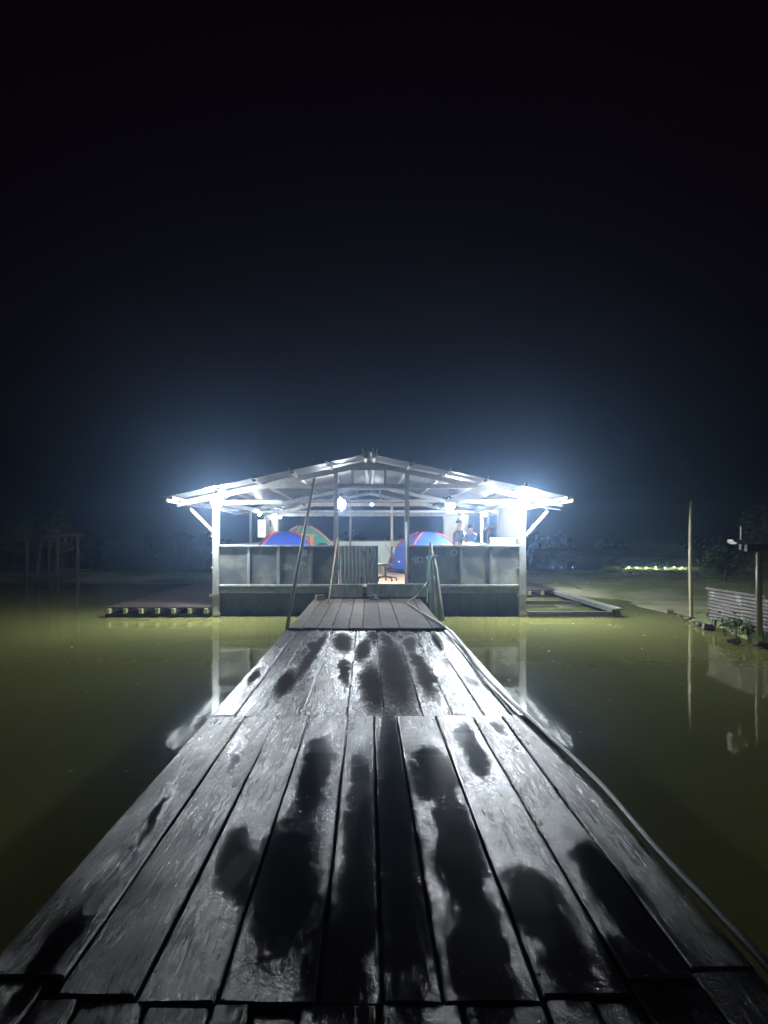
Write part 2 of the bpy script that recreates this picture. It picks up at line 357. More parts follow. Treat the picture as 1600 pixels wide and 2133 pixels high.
# ------------------------------------------------------------------ pier
pier = thing('wooden_pier', 'long walkway of wet wide planks running from the foreground to the floating house', 'pier', (0, 9, .3))
def plank_mb(x0, x1, y0, y1, z, th=.045, seg=7, tilt=0, rnd=1):
    mb = MB(); xa, xb = x0+.006, x1-.006; rows = []
    for i in range(seg+1):
        t = i/seg; y = y0+(y1-y0)*t
        wl = R.uniform(-.004, .004)*rnd; wr = R.uniform(-.004, .004)*rnd
        zz = z+R.uniform(-.002, .002)+tilt*(t-.5); cr = R.uniform(-.002, .003)
        a = xa+wl; c = xb+wr; e = .008
        prof = [(a, zz-th), (a, zz-e), (a+e, zz), ((a+c)/2, zz+cr), (c-e, zz), (c, zz-e), (c, zz-th)]
        rows.append([(px_, y+(R.uniform(-.006,.006) if i in (0, seg) else 0), pz) for px_, pz in prof])
    for r_ in rows: mb.v += [Vector(p) for p in r_]
    k = 7
    for i in range(seg):
        for j in range(k): mb.f.append((i*k+j, i*k+(j+1) % k, (i+1)*k+(j+1) % k, (i+1)*k+j))
    mb.f.append(tuple(range(k))); mb.f.append(tuple(seg*k+j for j in range(k))[::-1])
    return mb
Y1F = [(-1.34,2.65),(-1.03,2.65),(-1.02,2.54),(-.755,2.53),(-.75,2.50),(.57,2.50),(.58,2.52),(.876,2.53),(.88,2.62),(1.12,2.62),(1.13,2.70),(1.4,2.70)]
def near_end(x):
    for (a, u), (b_, v) in zip(Y1F, Y1F[1:]):
        if x <= b_: return u+(v-u)*max(0, x-a)/(b_-a)-.03
    return 2.6
def section(xs, y0s, y1, z, mt, zv=.004):
    for i, (a, b_) in enumerate(zip(xs, xs[1:])):
        y0 = y0s[i] if hasattr(y0s, '__len__') else y0s+R.uniform(-.015, .015)
        part('plank', plank_mb(a, b_, y0, (near_end((a+b_)/2) if y1 is None else y1)+R.uniform(-.02, .0), z+R.uniform(-zv, zv), tilt=R.uniform(-.006, .006)), mt, pier)
section([-1.34,-1.08,-.93,-.71,-.50,-.37,-.22,.04,.30,.57,.73,.88,1.12,1.36], -1.5, None, .455, M_wet)
section([-1.33,-1.03,-.755,-.49,-.165,.05,.246,.57,.876,1.12,1.36], [2.63,2.52,2.49,2.48,2.48,2.48,2.49,2.52,2.6,2.68], 6.44, .46, M_wet, .005)
section([-1.33,-1.12,-.93,-.55,-.18,.14,.47,.725,.99,1.22,1.37], 6.46, 12.45, .452, M_mid, .005)
part('plank', plank_mb(-.55, -.46, 6.47, 7.3, .456), M_wet, pier)
section([-1.28,-1.06,-.81,-.58,-.31,-.08,.22,.52,1.05,1.25], 12.35, 18.15, .492, M_dry, .004)
for x in (-1.15, 0, 1.15):
    part('stringer', MB().box(x-.05, x+.05, -1.4, 18.1, .2, .36), M_dark, pier)
y = -1
while y < 18:
    part('cross_beam', MB().box(-1.3, 1.3, y, y+.12, .05, .198), M_dark, pier); y += 1.6
for y in (-.8, 4.6, 9.5, 14.2, 17.4):
    for x in (-.85, .85):
        part('float_drum', MB().tube([(x, y-.45, .0), (x, y-.4, .0), (x, y+.4, .0), (x, y+.45, .0)], [.17,.19,.19,.17], 12), M_navy, pier, True)
# nails
nl = MB()
for yy in (2.62, 6.3, 6.6, 12.3, 4.4, 9.4):
    x = -1.25
    while x < 1.3:
        nl.ball((x+R.uniform(-.02, .02), yy+R.uniform(-.02,.02), .468), .005, .005, .003, 6, 3); x += .13
part('nail_heads', nl, M_bark, pier, kind='stuff')
# threshold timbers at the house end of the pier
for (xa, xb, dz) in ((686, 756, 0), (764, 891, .01)):
    A = P(xa, 1250, 18.35); B_ = P(xb, 1250, 18.35)
    solo('threshold_timber', plank_mb(0, .12, 0, B_.x-A.x, .31+dz, th=.31, seg=5), M_white, (0,0,0),
         'short grey timber block stepping up to the gate, ' + ('left of the gap' if dz == 0 else 'longer one right of the gap'), 'timber', 'threshold timbers')
    o = bpy.context.scene.objects[-1] if False else COL.objects[-1]
    o.rotation_euler = (0, 0, -math.pi/2); o.location = (A.x, 18.715, .497)
sb = MB(); sb.add([v for v in []], [])
def rock(mb, c, r, seed, fl=.7):
    n = len(mb.v); mb.ball(c, r, r*.9, r*fl, 8, 5)
    for i in range(n, len(mb.v)):
        v = mb.v[i]; d = v-Vector(c); mb.v[i] = Vector(c)+d*(1+.75*noise.noise(v*9+Vector((seed,0,0)))+.4*noise.noise(v*25+Vector((0,seed,0))))
rk = MB(); rock(rk, (0,0,.05), .11, 3); solo('mooring_block', rk, M_dark, (0,0,0), 'dark lump of wood lying on the pier in front of the timber gap', 'block'); o = COL.objects[-1]; o.location = (.15, 17.9, .495)
rk = MB(); rk.box(-.1,.1,-.08,.08,0,.12); solo('wood_offcut', rk, M_beam, (0,0,0), 'small pale wood offcut on the far left corner of the pier', 'wood'); o = COL.objects[-1]; o.location = (-1.1, 17.75, .494); o.rotation_euler = (0,0,.3)

# ------------------------------------------------------------------ floating house
YF, YM, YR = 18.8, 26.6, 31.8
XL, XR = -3.71, 3.78; XC = .05
ZFL, ZRAIL = .76, 1.76
house = thing('floating_house', 'open sided floating house with tin gable roof at the end of the pier', 'house', (0, YF, 0))
def zr(x): return 3.86-.212*abs(x-XC)
# pontoon skirt and floor
x = XL
while x < XR-.02:
    x2 = min(x+.3, XR)
    part('hull_board', MB().box(x+.004, x2-.004, YF+.25+R.uniform(-.01,.01), YF+.29, -.25, .59), M_dark, house); x += .3
for sx in (XL+.02, XR-.06):
    part('hull_side', MB().box(sx, sx+.04, YF+.3, YR, -.25, .588), M_dark, house)
part('hull_back', MB().box(XL+.06, XR-.06, YR-.04, YR, -.25, .588), M_dark, house)
x = XL+.05; j = 0
while x < XR-.1:
    yy = YF+.09
    while yy < YR-.1:
        y2 = min(yy+2.4, YR-.02); x2 = min(x+1.22, XR-.05)
        part('floor_sheet', MB().box(x+.002, x2-.002, yy+.002, y2-.002, ZFL-.03, ZFL+R.uniform(-.002,.002)), M_floor, house); yy += 2.4
    x += 1.22
part('sill_beam', MB().box(XL+.081, XR-.081, YF-.08, YF+.088, ZFL-.175, ZFL-.02), M_beam, house, bevel=.01)
part('sill_cap', MB().box(XL+.083, P(697,0,YF).x, YF-.10, YF+.06, ZFL-.019, ZFL+.03), M_white, house, bevel=.008)
part('sill_cap', MB().box(P(847,0,YF).x, XR-.083, YF-.10, YF+.06, ZFL-.019, ZFL+.03), M_white, house, bevel=.008)
for sx in (XL-.04, XR-.04):
    part('side_beam', MB().box(sx, sx+.08, YF+.09, YR, ZFL-.175, ZFL-.035), M_beam, house)
# corner posts
ps = []
for sx in (XL, XR):
    part('corner_post', MB().box(sx-.08, sx+.08, YF-.08, YF+.08, -.1, zr(sx)-.1), M_white, house, bevel=.008)
    part('corner_post', MB().box(sx-.05, sx+.05, YR-.05, YR+.05, -.1, zr(sx)-.1), M_beam, house)
    d = -1 if sx < 0 else 1
    part('eave_brace', MB().bar((sx+d*.08, YF, 2.08+(.02 if d<0 else -.1)), (sx+d*.62, YF, 2.62+(.02 if d<0 else -.03)), .06, .06), M_white, house)
    # bolts, clamp
    for z in (1.97, 1.57, 1.2): part('bolt', MB().tube([(sx-.081, YF-.03, z), (sx-.12, YF-.03, z)], .016, 6), M_metal, house)
    part('post_clamp', MB().box(sx-.14, sx+.1, YF-.12, YF-.081, .5, .57), M_white, house)
    part('post_clamp', MB().box(sx-.06, sx+.12, YF-.125, YF-.082, .05, .12), M_bamboo, house)
for px_ in (700, 848):
    X = P(px_, 0, YF).x
    part('gate_post', MB().box(X-.055, X+.055, YF-.02, YF+.07, ZFL-.019, zr(X)-.13), M_dark if False else M_beam, house, bevel=.006)
# trusses
def truss(Y, m):
    for s in (-1, 1):
        xo = XC+s*4.72; 
        part('rafter', MB().bar((xo, Y, zr(xo)-.11), (XC+s*.002, Y, zr(XC)-.11), .05, .13, (0,0,1)), m, house)
    def tri(zb):
        h = (zr(XC)-.175-zb)/.212
        return h
    part('apex_plate', MB().add([(XC-.75,Y-.03,3.58),(XC+.75,Y-.03,3.58),(XC+.45,Y-.03,3.68),(XC,Y-.03,3.79),(XC-.45,Y-.03,3.68),
        (XC-.75,Y-.045,3.58),(XC+.75,Y-.045,3.58),(XC+.45,Y-.045,3.68),(XC,Y-.045,3.79),(XC-.45,Y-.045,3.68)],
        [(0,1,2,3,4),(9,8,7,6,5),(0,5,6,1),(1,6,7,2),(2,7,8,3),(3,8,9,4),(4,9,5,0)]), m, house)
    zt = 3.2; part('tie_beam', MB().box(XC-2.5, XC+2.5, Y+.028, Y+.07, zt-.05, zt+.05), m, house)
    for X in (-.37, .43): part('strut', MB().box(X-.03, X+.03, Y-.02, Y+.026, zt-.04, 3.66), m, house)
truss(YF, M_beam); truss(YM, M_beam); truss(22.7, M_beam) if False else None
for Y in (YR,):
    for s in (-1, 1):
        xo = XC+s*4.5; part('rafter', MB().bar((xo, Y, zr(xo)-.11), (XC+s*.002, Y, zr(XC)-.11), .05, .12), M_white, house)
# side plates
for sx in (XL, XR):
    part('wall_plate', MB().box(sx-.045, sx+.045, YF+.082, YR-.06, zr(sx)-.3, zr(sx)-.18), M_white, house)
for Y in (YF+.13, YM+.1, YR-.12):
    part('cross_tie', MB().box(XL+.05, XR-.05, Y-.02, Y+.02, zr(XL)-.26, zr(XL)-.19) if Y > 20 else MB().box(XL+.05, XL+1.6, Y-.02, Y+.02, zr(XL)-.3, zr(XL)-.21), M_white, house)
part('cross_tie', MB().box(XR-1.9, XR-.05, YF+.11, YF+.15, zr(XL)-.28, zr(XL)-.19), M_white, house)
# purlins along the roof
RY0, RY1 = 17.7, 32.6
for s in (-1, 1):
    for q in (.10, .93, 1.78, 2.65, 3.5, 4.55):
        X = XC+s*q; z = zr(X)-.03
        part('purlin', MB().box(X-.03, X+.03, RY0-.06+R.uniform(-.08,.05), RY1, z-.045, z+.018-.212*.03), M_white if q in (.10, 4.55) else M_beam, house)
for s in (-1, 1):
    X = XC+s*4.7
    part('fascia_board', MB().bar((X-s*.05, 18.95, zr(X)-.06), (X+s*.36, 18.95, zr(X)-.03), .12, .07), M_white, house)
    part('eave_board', MB().box(X-.02, X+.02, RY0, RY1, zr(X)-.1, zr(X)-.01), M_white, house)
    for q in (.06, .14): part('ridge_cleat', MB().bar((XC+s*q, RY0-.1, zr(XC)-.08), (XC+s*q*1.2, RY0-.1, zr(XC)+.12), .03, .04), M_bamboo if q==.14 else M_white, house)
    for q in (.95, 1.8, 2.66, 3.5): part('rafter_cleat', MB().bar((XC+s*(q+.02), RY0-.07, zr(q+XC)-.07), (XC+s*(q+.07), RY0-.07, zr(q+XC)+.09*R.uniform(.3,1)), .025, .03), M_white, house)
# corrugated sheets, ribs running down the slope
def sheet_mesh(s, wy):
    mb = MB(); L = 4.82; pitch = .1; prof = []; y = 0
    while y < wy-.001:
        prof += [(y, 0), (y+.055, 0), (y+.067, .018), (y+.088, .018)]; y += pitch
    prof.append((wy+.01, 0)); n = len(prof)
    for i, x in enumerate((0.02, L)):
        for (yy, zz) in prof: mb.v.append(Vector((s*x, yy, zz-.212*x)))
    for j in range(n-1): mb.f.append((j, j+1, n+j+1, n+j))
    m2 = mb.mesh('roof_sheet', M_tin); return m2
smesh = {s: sheet_mesh(s, .8) for s in (-1, 1)}
ns = int(math.ceil((RY1-RY0)/.8))
for s in (-1, 1):
    for i in range(ns):
        o = inst('roof_sheet', smesh[s], (XC, RY0+i*.8, zr(XC)+.012+R.uniform(-.003,.003)), house, (0, R.uniform(-.002,.002), R.uniform(-.002,.002)))
        o['_'] = 0; del o['_']
rc = MB(); rc.add([(XC-.2,RY0-.02,zr(.25)+.045),(XC,RY0-.02,zr(XC)+.06),(XC+.2,RY0-.02,zr(.25)+.045),(XC-.2,RY1,zr(.25)+.045),(XC,RY1,zr(XC)+.06),(XC+.2,RY1,zr(.25)+.045)],[(0,1,4,3),(1,2,5,4)])
rco = part('ridge_cap', rc, M_tin, house); mo = rco.modifiers.new('s','SOLIDIFY'); mo.thickness = .004
# parapet, front
def prail(x0, x1, posts, mats):
    a = P(x0,0,YF).x; b_ = P(x1,0,YF).x
    part('rail_cap', MB().box(a, b_, YF-.085, YF+.075, ZRAIL-.045, ZRAIL), M_white if x0 > 800 or x0 < 500 else M_beam, house, bevel=.006)
    xs = [a]+[P(p,0,YF).x for p in posts]+[b_]
    for i, (u, v_) in enumerate(zip(xs, xs[1:])):
        part('parapet_panel', MB().box(u+.003, v_-.003, YF-.004, YF+.012, ZFL+.031, ZRAIL-.046), mats[i], house)
    for p in posts:
        X = P(p,0,YF).x; part('batten', MB().box(X-.035, X+.035, YF-.05, YF-.006, ZFL+.031, ZRAIL-.046), M_white if p in (580,518) else M_beam, house, bevel=.004)
prail(456, 696, (518, 580, 648), (M_panel, M_panel, M_panel, M_panel))
prail(852, 1083, (960, 1022), (M_panel, M_panel_lit, M_panel_lit))
for X in (P(846,0,YF).x,): part('stile', MB().box(X+.06, X+.11, YF-.05, YF-.006, ZFL+.031, ZRAIL-.046), M_dark, house)
# side parapets and rear
for sx in (XL, XR):
    yy = YF+.1
    while yy < YR-.1:
        y2 = min(yy+1.8, YR-.05)
        part('parapet_panel', MB().box(sx-.008, sx+.008, yy+.003, y2-.003, ZFL, ZRAIL-.045), M_ply, house)
        yy += 1.8
    part('rail_cap', MB().box(sx-.05, sx+.05, YF+.085, YR-.055, ZRAIL-.043, ZRAIL), M_white, house)
for a, b_, m in ((575,707,M_tan),(707,815,M_tarp),(815,870,M_ply),(870,955,M_ply)):
    A = P(a,0,YR).x; B_ = P(b_,0,YR).x
    part('rear_panel', MB().box(A+.004, B_-.004, YR-.01, YR+.01, ZFL, 1.76), m, house)
for a, b_, m in ((925,953,M_ply),):
    part('rear_wall_sheet', MB().box(P(a,0,YR).x, P(b_,0,YR).x, YR-.008, YR+.008, 1.765, 3.2), mat('faded_ply', (.40,.36,.28), (.28,.26,.2), 2, .8, c3=(.2,.19,.16)), house)
part('rear_rail', MB().box(XL+.05, XR-.05, YR-.04, YR+.03, 1.762, 1.80), M_white, house)
for p in (730, 817, 925): 
    X = P(p,0,YR).x; part('rear_post', MB().box(X-.04*(1.6 if p==817 else 1), X+.04, YR-.09, YR-.042, ZFL, 3.35), M_white if p!=817 else M_bamboo, house)
part('rear_beam', MB().box(XL+.05, XR-.05, YR-.038, YR+.02, 3.22, 3.36), M_bamboo, house)
part('rear_beam', MB().box(XL+.05, P(925,0,YR).x-.045, YR-.038, YR+.02, 2.87, 2.95), M_white, house)
part('rear_brace', MB().bar(P(814,1152,YR-.12), P(802,1134,YR-.12), .05, .03), M_bamboo, house)
part('rear_brace', MB().bar(P(712,1143,YR-.12), P(722,1134,YR-.12), .05, .03), M_bamboo, house)
# side walls and posts
sidey = [(XL, 24.3), (XL, 27.9), (XR, 25.5), (XR, 24.1), (XR, 22.2)]
for sx, Y in sidey: part('side_post', MB().box(sx-.035, sx+.035, Y-.035, Y+.035, ZRAIL, zr(sx)-.3), M_white, house)
yy = 28.0
while yy < 31.5: part('side_wall_sheet', MB().box(XL-.01, XL+.012, yy+.002, min(yy+1.2,31.7)-.002, ZRAIL+.002, zr(XL)-.301), M_ply, house); yy += 1.2
for yy in (19.3, 20.7): part('side_wall_sheet', MB().box(XR-.012, XR+.012, yy+.002, yy+1.398, ZRAIL+.002, zr(XR)-.301), mat('grey_white_board', (.2,.2,.18), (.15,.15,.135), 2, .8), house)
for yy in (28.8, 30.2): part('side_wall_sheet', MB().box(XR-.012, XR+.012, yy+.002, yy+1.398, ZRAIL+.002, zr(XR)-.301), MC['faded_ply'], house)
part('switch_box', MB().box(XL+.014, XL+.05, 29.0, 29.25, 2.35, 2.6), M_black, house)
part('side_brace', MB().bar((XR, 22.3, 2.2), (XR+.0, 21.0, 2.85), .05, .05), M_white, house)
# gate of upright corrugated zinc
gx0, gx1 = P(702,0,YF).x+.05, P(785,0,YF).x
n = 10
for i in range(n):
    a = gx0+(gx1-gx0)*i/n; b_ = gx0+(gx1-gx0)*(i+1)/n; wv = (b_-a)
    mb = MB(); prof = [(a+.001,0),(a+wv*.35,0),(a+wv*.5,-.016),(a+wv*.8,-.016),(b_-.001,0)]
    for z in (ZFL+.03, ZRAIL-.02):
        for (X, dy) in prof: mb.v.append(Vector((X, YF-.03+dy, z)))
    for q in range(4): mb.f.append((q, q+1, q+6, q+5))
    go = part('gate_strip', mb, M_zinc, house); go.modifiers.new('s','SOLIDIFY').thickness = .003
for z in (ZFL+.12, ZRAIL-.1): part('gate_rail', MB().box(gx0, gx1, YF-.022, YF+.01, z-.03, z+.03), M_beam, house)
part('gate_stile', MB().box(gx1, gx1+.03, YF-.05, YF+.01, ZFL+.02, ZRAIL-.02), M_beam, house)
part('gate_latch', MB().box(gx1-.4, gx1-.34, YF-.062, YF-.05, ZFL+.0, ZFL+.23), M_dark, house)
# notices stuck on the parapet
def sticker(px0, px1, py0, py1, m, label):
    A = P(px0, py1, YF-.008); B_ = P(px1, py0, YF-.008)
    return part('notice', MB().box(A.x, B_.x, YF-.009, YF-.005, A.z, B_.z), m, house, label=label)
M_note = mat('faded_notice', (.28,.32,.30), (.2,.24,.22), 30, .6, bump=0)
M_noteg = mat('green_notice', (.22,.30,.20), (.16,.22,.15), 30, .6, bump=0)
sticker(589, 601, 1174, 1187, M_noteg, 'faded green notice'); sticker(603, 608, 1178, 1186, mat('pink_note', (.3,.2,.2), None, 30, bump=0), 'small pink notice')
st = sticker(862, 881, 1159, 1173, M_note, 'pale notice with dark arrow head'); 
A = P(875,1166,YF-.011); part('arrow_mark', MB().add([(A.x-.02,YF-.0115,A.z-.05),(A.x+.05,YF-.0115,A.z),(A.x-.02,YF-.0115,A.z+.05)],[(0,1,2)]), M_black, st)
sticker(857, 860, 1162, 1167, M_note, 'tiny pale notice')
sticker(629, 640, 1146, 1159, M_note, 'faded grey notice')
em = MB(); c = P(946,1151,YF-.008)
ring = [(c.x+.09*math.cos(a*math.pi/8)*(1 if k==0 else .6), YF-.009, c.z+.09*math.sin(a*math.pi/8)*(1 if k==0 else .6)) for k in (0,1) for a in range(16)]
em.add(ring, [(i,(i+1)%16,16+(i+1)%16,16+i) for i in range(16)]); part('emblem', em, M_note, house, label='faded round emblem')
em = MB(); c = P(632,1178,YF-.008)
ring = [(c.x+.07*math.cos(a*math.pi/8)*k, YF-.009, c.z+.09*math.sin(a*math.pi/8)*k) for k in (1,.6) for a in range(9)]
em.add(ring, [(i,i+1,9+i+1,9+i) for i in range(8)]); part('emblem', em, M_note, house, label='faded curved mark')
# counter board behind the right rail
part('counter_board', MB().box(2.15, XR-.1, YF+.078, YF+.55, ZRAIL-.04, ZRAIL-.005), M_ply, house)
for X in (2.25, 3.5): part('counter_leg', MB().box(X, X+.05, YF+.48, YF+.53, ZFL, ZRAIL-.042), M_beam, house)

# ------------------------------------------------------------------ lamps (lit bulbs; the two under the side eaves are added)
M_bulb = mat('lit_bulb', (.9,.95,1), (.9,.95,1), 1, .5, bump=0, emit=(LAMP_COL, 60))
def lamp(loc, pw, r, label, arm, grp='lit LED lamps on the floating house'):
    t = thing('led_lamp', label, 'lamp', loc, grp); x, y, z = loc
    part('bulb', MB().ball((x,y,z), r, r, r*1.05, 14, 10), M_bulb, t, True)
    part('lamp_holder', MB().tube([(x,y,z+r*.9),(x,y,z+r*1.6),(x,y,z+r*2.2)], [r*.45,r*.35,r*.25], 10), M_black, t, True)
    a = Vector(arm)
    part('lamp_cable', MB().tube([(x,y,z+r*2.1), ((x+a.x)/2,(y+a.y)/2,(z+r*2.1+a.z)/2-.02), a], .006, 5), M_black, t)
    ld = bpy.data.lights.new('lamp_light', 'POINT'); ld.energy = pw; ld.color = LAMP_COL; ld.shadow_soft_size = r*1.12
    lo = bpy.data.objects.new('lamp_light', ld); COL.objects.link(lo); lo.parent = t
    return t
lp = P(452,1044,18.4); lamp(lp, LAMP_W, .15, 'bright bare bulb at the top of the left corner post', (XL, YF-.05, zr(XL)-.2))
lp = P(1096,1035,18.5); lamp(lp, LAMP_W*1.3, .16, 'brightest bare bulb at the top of the right corner post', (XR, YF-.05, zr(XR)-.18))
lp = P(710,1050,20.2); lamp(lp, LAMP_W*.3, .12, 'bright bulb hanging just right of the left gate post', (lp.x, lp.y, 3.5))
lp = P(938,1053,20.2); lamp(lp, LAMP_W*.3, .12, 'bright bulb hanging above the two people', (lp.x, lp.y, 3.2))
lp = P(583,1077,30.8); lamp(lp, LAMP_W*.16, .05, 'small dim bulb over the cream side wall beside the rear left post', (lp.x, lp.y, 3.0))
lp = P(962,1079,30.2); lamp(lp, LAMP_W*.16, .05, 'small bulb near the rear right corner, behind the people', (lp.x, lp.y, 3.0))
lp = P(775,1051,27.5); lamp(lp, LAMP_W*.06, .035, 'tiny bulb hanging in the middle below the second truss', (lp.x, lp.y, 3.5))

lp = P(1012,1071,25.0); lamp(lp, LAMP_W*1.8, .06, 'bulb added under the right eave between the side posts, lighting the bank', (lp.x, lp.y, 3.02))  # extra bulb at a faint glint, added to light the right bank
lp = P(541,1070,25.6); lamp(lp, LAMP_W*.15, .05, 'bulb added under the left eave above the small white board', (lp.x, lp.y, 3.04))  # extra weak bulb added at faint glints on the left side
# ------------------------------------------------------------------ tents
def tent(cx, cy, a, h, rot, body, trim, label, flap=None, bottom=None, p=2.2):
    t = thing('dome_tent', label, 'tent', (cx, cy, ZFL+.004)); n = 10
    def pt(u, k):       # u height fraction 0..1, k corner 0..3
        r = a*math.sqrt(2)*(1-u**p)**(1/p) if u < 1 else 0
        ang = rot+math.pi/4+k*math.pi/2
        return Vector((cx+r*math.cos(ang), cy+r*math.sin(ang), ZFL+.01+h*u))
    us = [math.sin(i/n*math.pi/2) for i in range(n+1)]
    for k in range(4):
        mb = MB(); m = 6
        for u in us:
            A = pt(u, k); B_ = pt(u, (k+1)%4); c_ = Vector((cx, cy, A.z))
            for j in range(m+1):
                s_ = j/m; q = A.lerp(B_, s_); sag = 1-.05*math.sin(math.pi*s_); q = c_+(q-c_)*sag; mb.v.append(q)
        for i in range(n):
            for j in range(m): mb.f.append((i*(m+1)+j, i*(m+1)+j+1, (i+1)*(m+1)+j+1, (i+1)*(m+1)+j))
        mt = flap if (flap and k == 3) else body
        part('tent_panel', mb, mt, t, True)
        part('pole_sleeve', MB().tube([pt(u*.97, k)+Vector((0,0,.012)) for u in us], .028, 6), trim, t, True)
    b_ = [pt(0,k) for k in range(4)]
    part('ground_skirt', MB().tube([v+Vector((0,0,.06)) for v in b_+[b_[0]]], .06, 6), bottom or M_navy, t, True)
    part('vent_cap', MB().ball((cx, cy, ZFL+h-.02), .2, .2, .05, 12, 4, 0, 1), M_navy, t, True)
    return t
tent(1.98, 25.9, 1.02, 1.36, .3, M_blue, M_red, 'blue dome tent with red piping to the right of the office chair', p=1.9)
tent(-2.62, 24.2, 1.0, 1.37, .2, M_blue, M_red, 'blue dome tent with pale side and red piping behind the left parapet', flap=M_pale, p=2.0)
gt = tent(-2.35, 28.2, 1.05, 1.62, .5, M_green, M_orange, 'taller green dome tent with orange trim behind the left blue tent', p=1.6)
part('fly_band', MB().tube([P(608,1112,27.25), P(640,1114,27.1), P(656,1115,27.25)], .022, 6), M_orange, gt)
part('orange_flap', MB().box(P(646,0,27.1).x, P(654,0,27.1).x, 27.05, 27.08, P(0,1137,27.1).z, P(0,1117,27.1).z), M_orange, gt)
tg = MB(); c = P(831,1170,24.85); solo('tent_tag', tg.ball(c, .03, .01, .03, 8, 6), M_paint, c, 'small round white tag on the side of the right blue tent', 'tag')
# things on the floor and parapet
bg_ = MB(); bg_.ball((0,0,.2), .3, .25, .24, 12, 8); o = solo('duffel_bag', bg_, M_navy, (0,0,0), 'dark blue bag on top of a crate to the right of the green tent', 'bag', smooth=True); o.location = (-1.62, 27.6, 1.30)
o = solo('storage_crate', MB().box(-.35,.35,-.25,.25,0,.53), M_tan, (0,0,0), 'tan crate under the dark blue bag', 'crate'); o.location = (-1.62, 27.6, ZFL+.004)
# office chair
ch = thing('office_chair', 'black swivel office chair in the doorway', 'chair', (.48, 20.8, ZFL))
cx, cy, cz = .48, 20.8, ZFL
for k in range(5):
    a = .25+k*2*math.pi/5; e = Vector((cx+.31*math.cos(a), cy+.31*math.sin(a), cz+.085))
    lg = part('leg', MB().bar((cx,cy,cz+.13), e, .035, .03), M_black, ch)
    part('caster', MB().tube([e+Vector((-.02,0,-.05)), e+Vector((.02,0,-.05))], .032, 10), M_black, lg)
part('gas_column', MB().tube([(cx,cy,cz+.1),(cx,cy,cz+.26),(cx,cy,cz+.27),(cx,cy,cz+.4)], [.035,.035,.025,.025], 10), M_black, ch, True)
part('seat', MB().ball((cx-.02,cy,cz+.43), .24, .23, .045, 16, 8), M_black, ch, True)
bk = MB(); m = 8
for j in range(m+1):
    t_ = j/m; z = cz+.5+.42*t_; ww = .2*math.sin(math.pi*(.18+.64*t_))**.6; bx = cx+.16+.07*math.sin(t_*2.2)
    for i in range(5):
        u = (i/4-.5)*2; bk.v.append(Vector((bx-.05*(u*u)+.0, cy+u*ww, z)))
for j in range(m):
    for i in range(4): bk.f.append((j*5+i, j*5+i+1, (j+1)*5+i+1, (j+1)*5+i))
bo = part('backrest', bk, M_black, ch, True); s_ = bo.modifiers.new('s','SOLIDIFY'); s_.thickness = .05; s_.offset = 0
part('back_stem', MB().tube([(cx+.05,cy,cz+.4),(cx+.2,cy,cz+.45),(cx+.24,cy,cz+.62)], .018, 6), M_black, ch)
# jacket over a stool behind the chair
jk = MB(); jk.ball((0,0,.35), .2, .16, .42, 12, 10)
for i, v in enumerate(jk.v): jk.v[i] = v*(1+.25*noise.noise(v*7))
o = solo('laundry_heap', jk, mat('beige_cloth', (.5,.45,.33), (.36,.32,.24), 12, .9, bump=.4), (0,0,0), 'beige cloth heap between the office chair and the right blue tent', 'cloth', smooth=True); o.location = (1.0, 27.6, ZFL+.06); o.scale = (1,1,1)
# low tables
def table(cx, cy, wx, wy, h, mt, label):
    t = thing('low_table', label, 'table', (cx, cy, ZFL))
    part('table_top', MB().box(cx-wx/2, cx+wx/2, cy-wy/2, cy+wy/2, ZFL+h-.03, ZFL+h), mt, t)
    for sx in (-1,1):
        for sy in (-1,1): part('leg', MB().box(cx+sx*(wx/2-.04)-.02, cx+sx*(wx/2-.04)+.02, cy+sy*(wy/2-.04)-.02, cy+sy*(wy/2-.04)+.02, ZFL, ZFL+h-.032), M_beam, t)
table(.15, 22.6, .7, .5, .42, M_paint, 'low white table seen left of the office chair')
ts = table(3.0, 24.9, 1.3, .6, .95, M_paint, 'white table behind the two people')
def bottle(x, y, z, m, label):
    solo('bottle', MB().tube([(0,0,0),(0,0,.14),(0,0,.18),(0,0,.22)], [.035,.035,.014,.014], 10), m, (0,0,0), label, 'bottle', smooth=True); COL.objects[-1].location = (x,y,z)
M_glassb = mat('green_bottle_plastic', (.12,.2,.14), (.1,.16,.12), 5, .2, bump=0)
bottle(.26, 22.6, ZFL+.422, M_glassb, 'small dark bottle on the low white table, left one'); bottle(.38, 22.55, ZFL+.422, M_glassb, 'small dark bottle on the low white table, nearest the chair')
o = solo('white_sack', MB().ball((0,0,.2), .22, .12, .26, 12, 8), M_paint, (0,0,0), 'white sack standing on the table between the two people', 'sack', smooth=True); o.location = (3.0, 24.8, ZFL+.952)
o = solo('upturned_basin', MB().ball((0,0,0), .18, .18, .07, 20, 5, 0, 1), M_paint, (0,0,0), 'round white basin upside down on the counter below the man in blue', 'basin', smooth=True); o.location = (2.52, YF+.28, ZRAIL-.003)
ck = thing('cooler_box', 'mint white cooler box on the counter beside the right corner post', 'cooler', (3.38, YF+.32, ZRAIL-.004))
part('cooler_body', MB().box(3.08,3.66,YF+.14,YF+.5,ZRAIL-.003,ZRAIL+.13), M_cool, ck, bevel=.01); part('cooler_lid', MB().box(3.06,3.68,YF+.12,YF+.52,ZRAIL+.133,ZRAIL+.17), M_cool, ck, bevel=.012)
part('cooler_handle', MB().tube([(3.15,YF+.11,ZRAIL+.1),(3.15,YF+.09,ZRAIL+.16),(3.6,YF+.09,ZRAIL+.16),(3.6,YF+.11,ZRAIL+.1)], .008, 6), M_paint, ck)
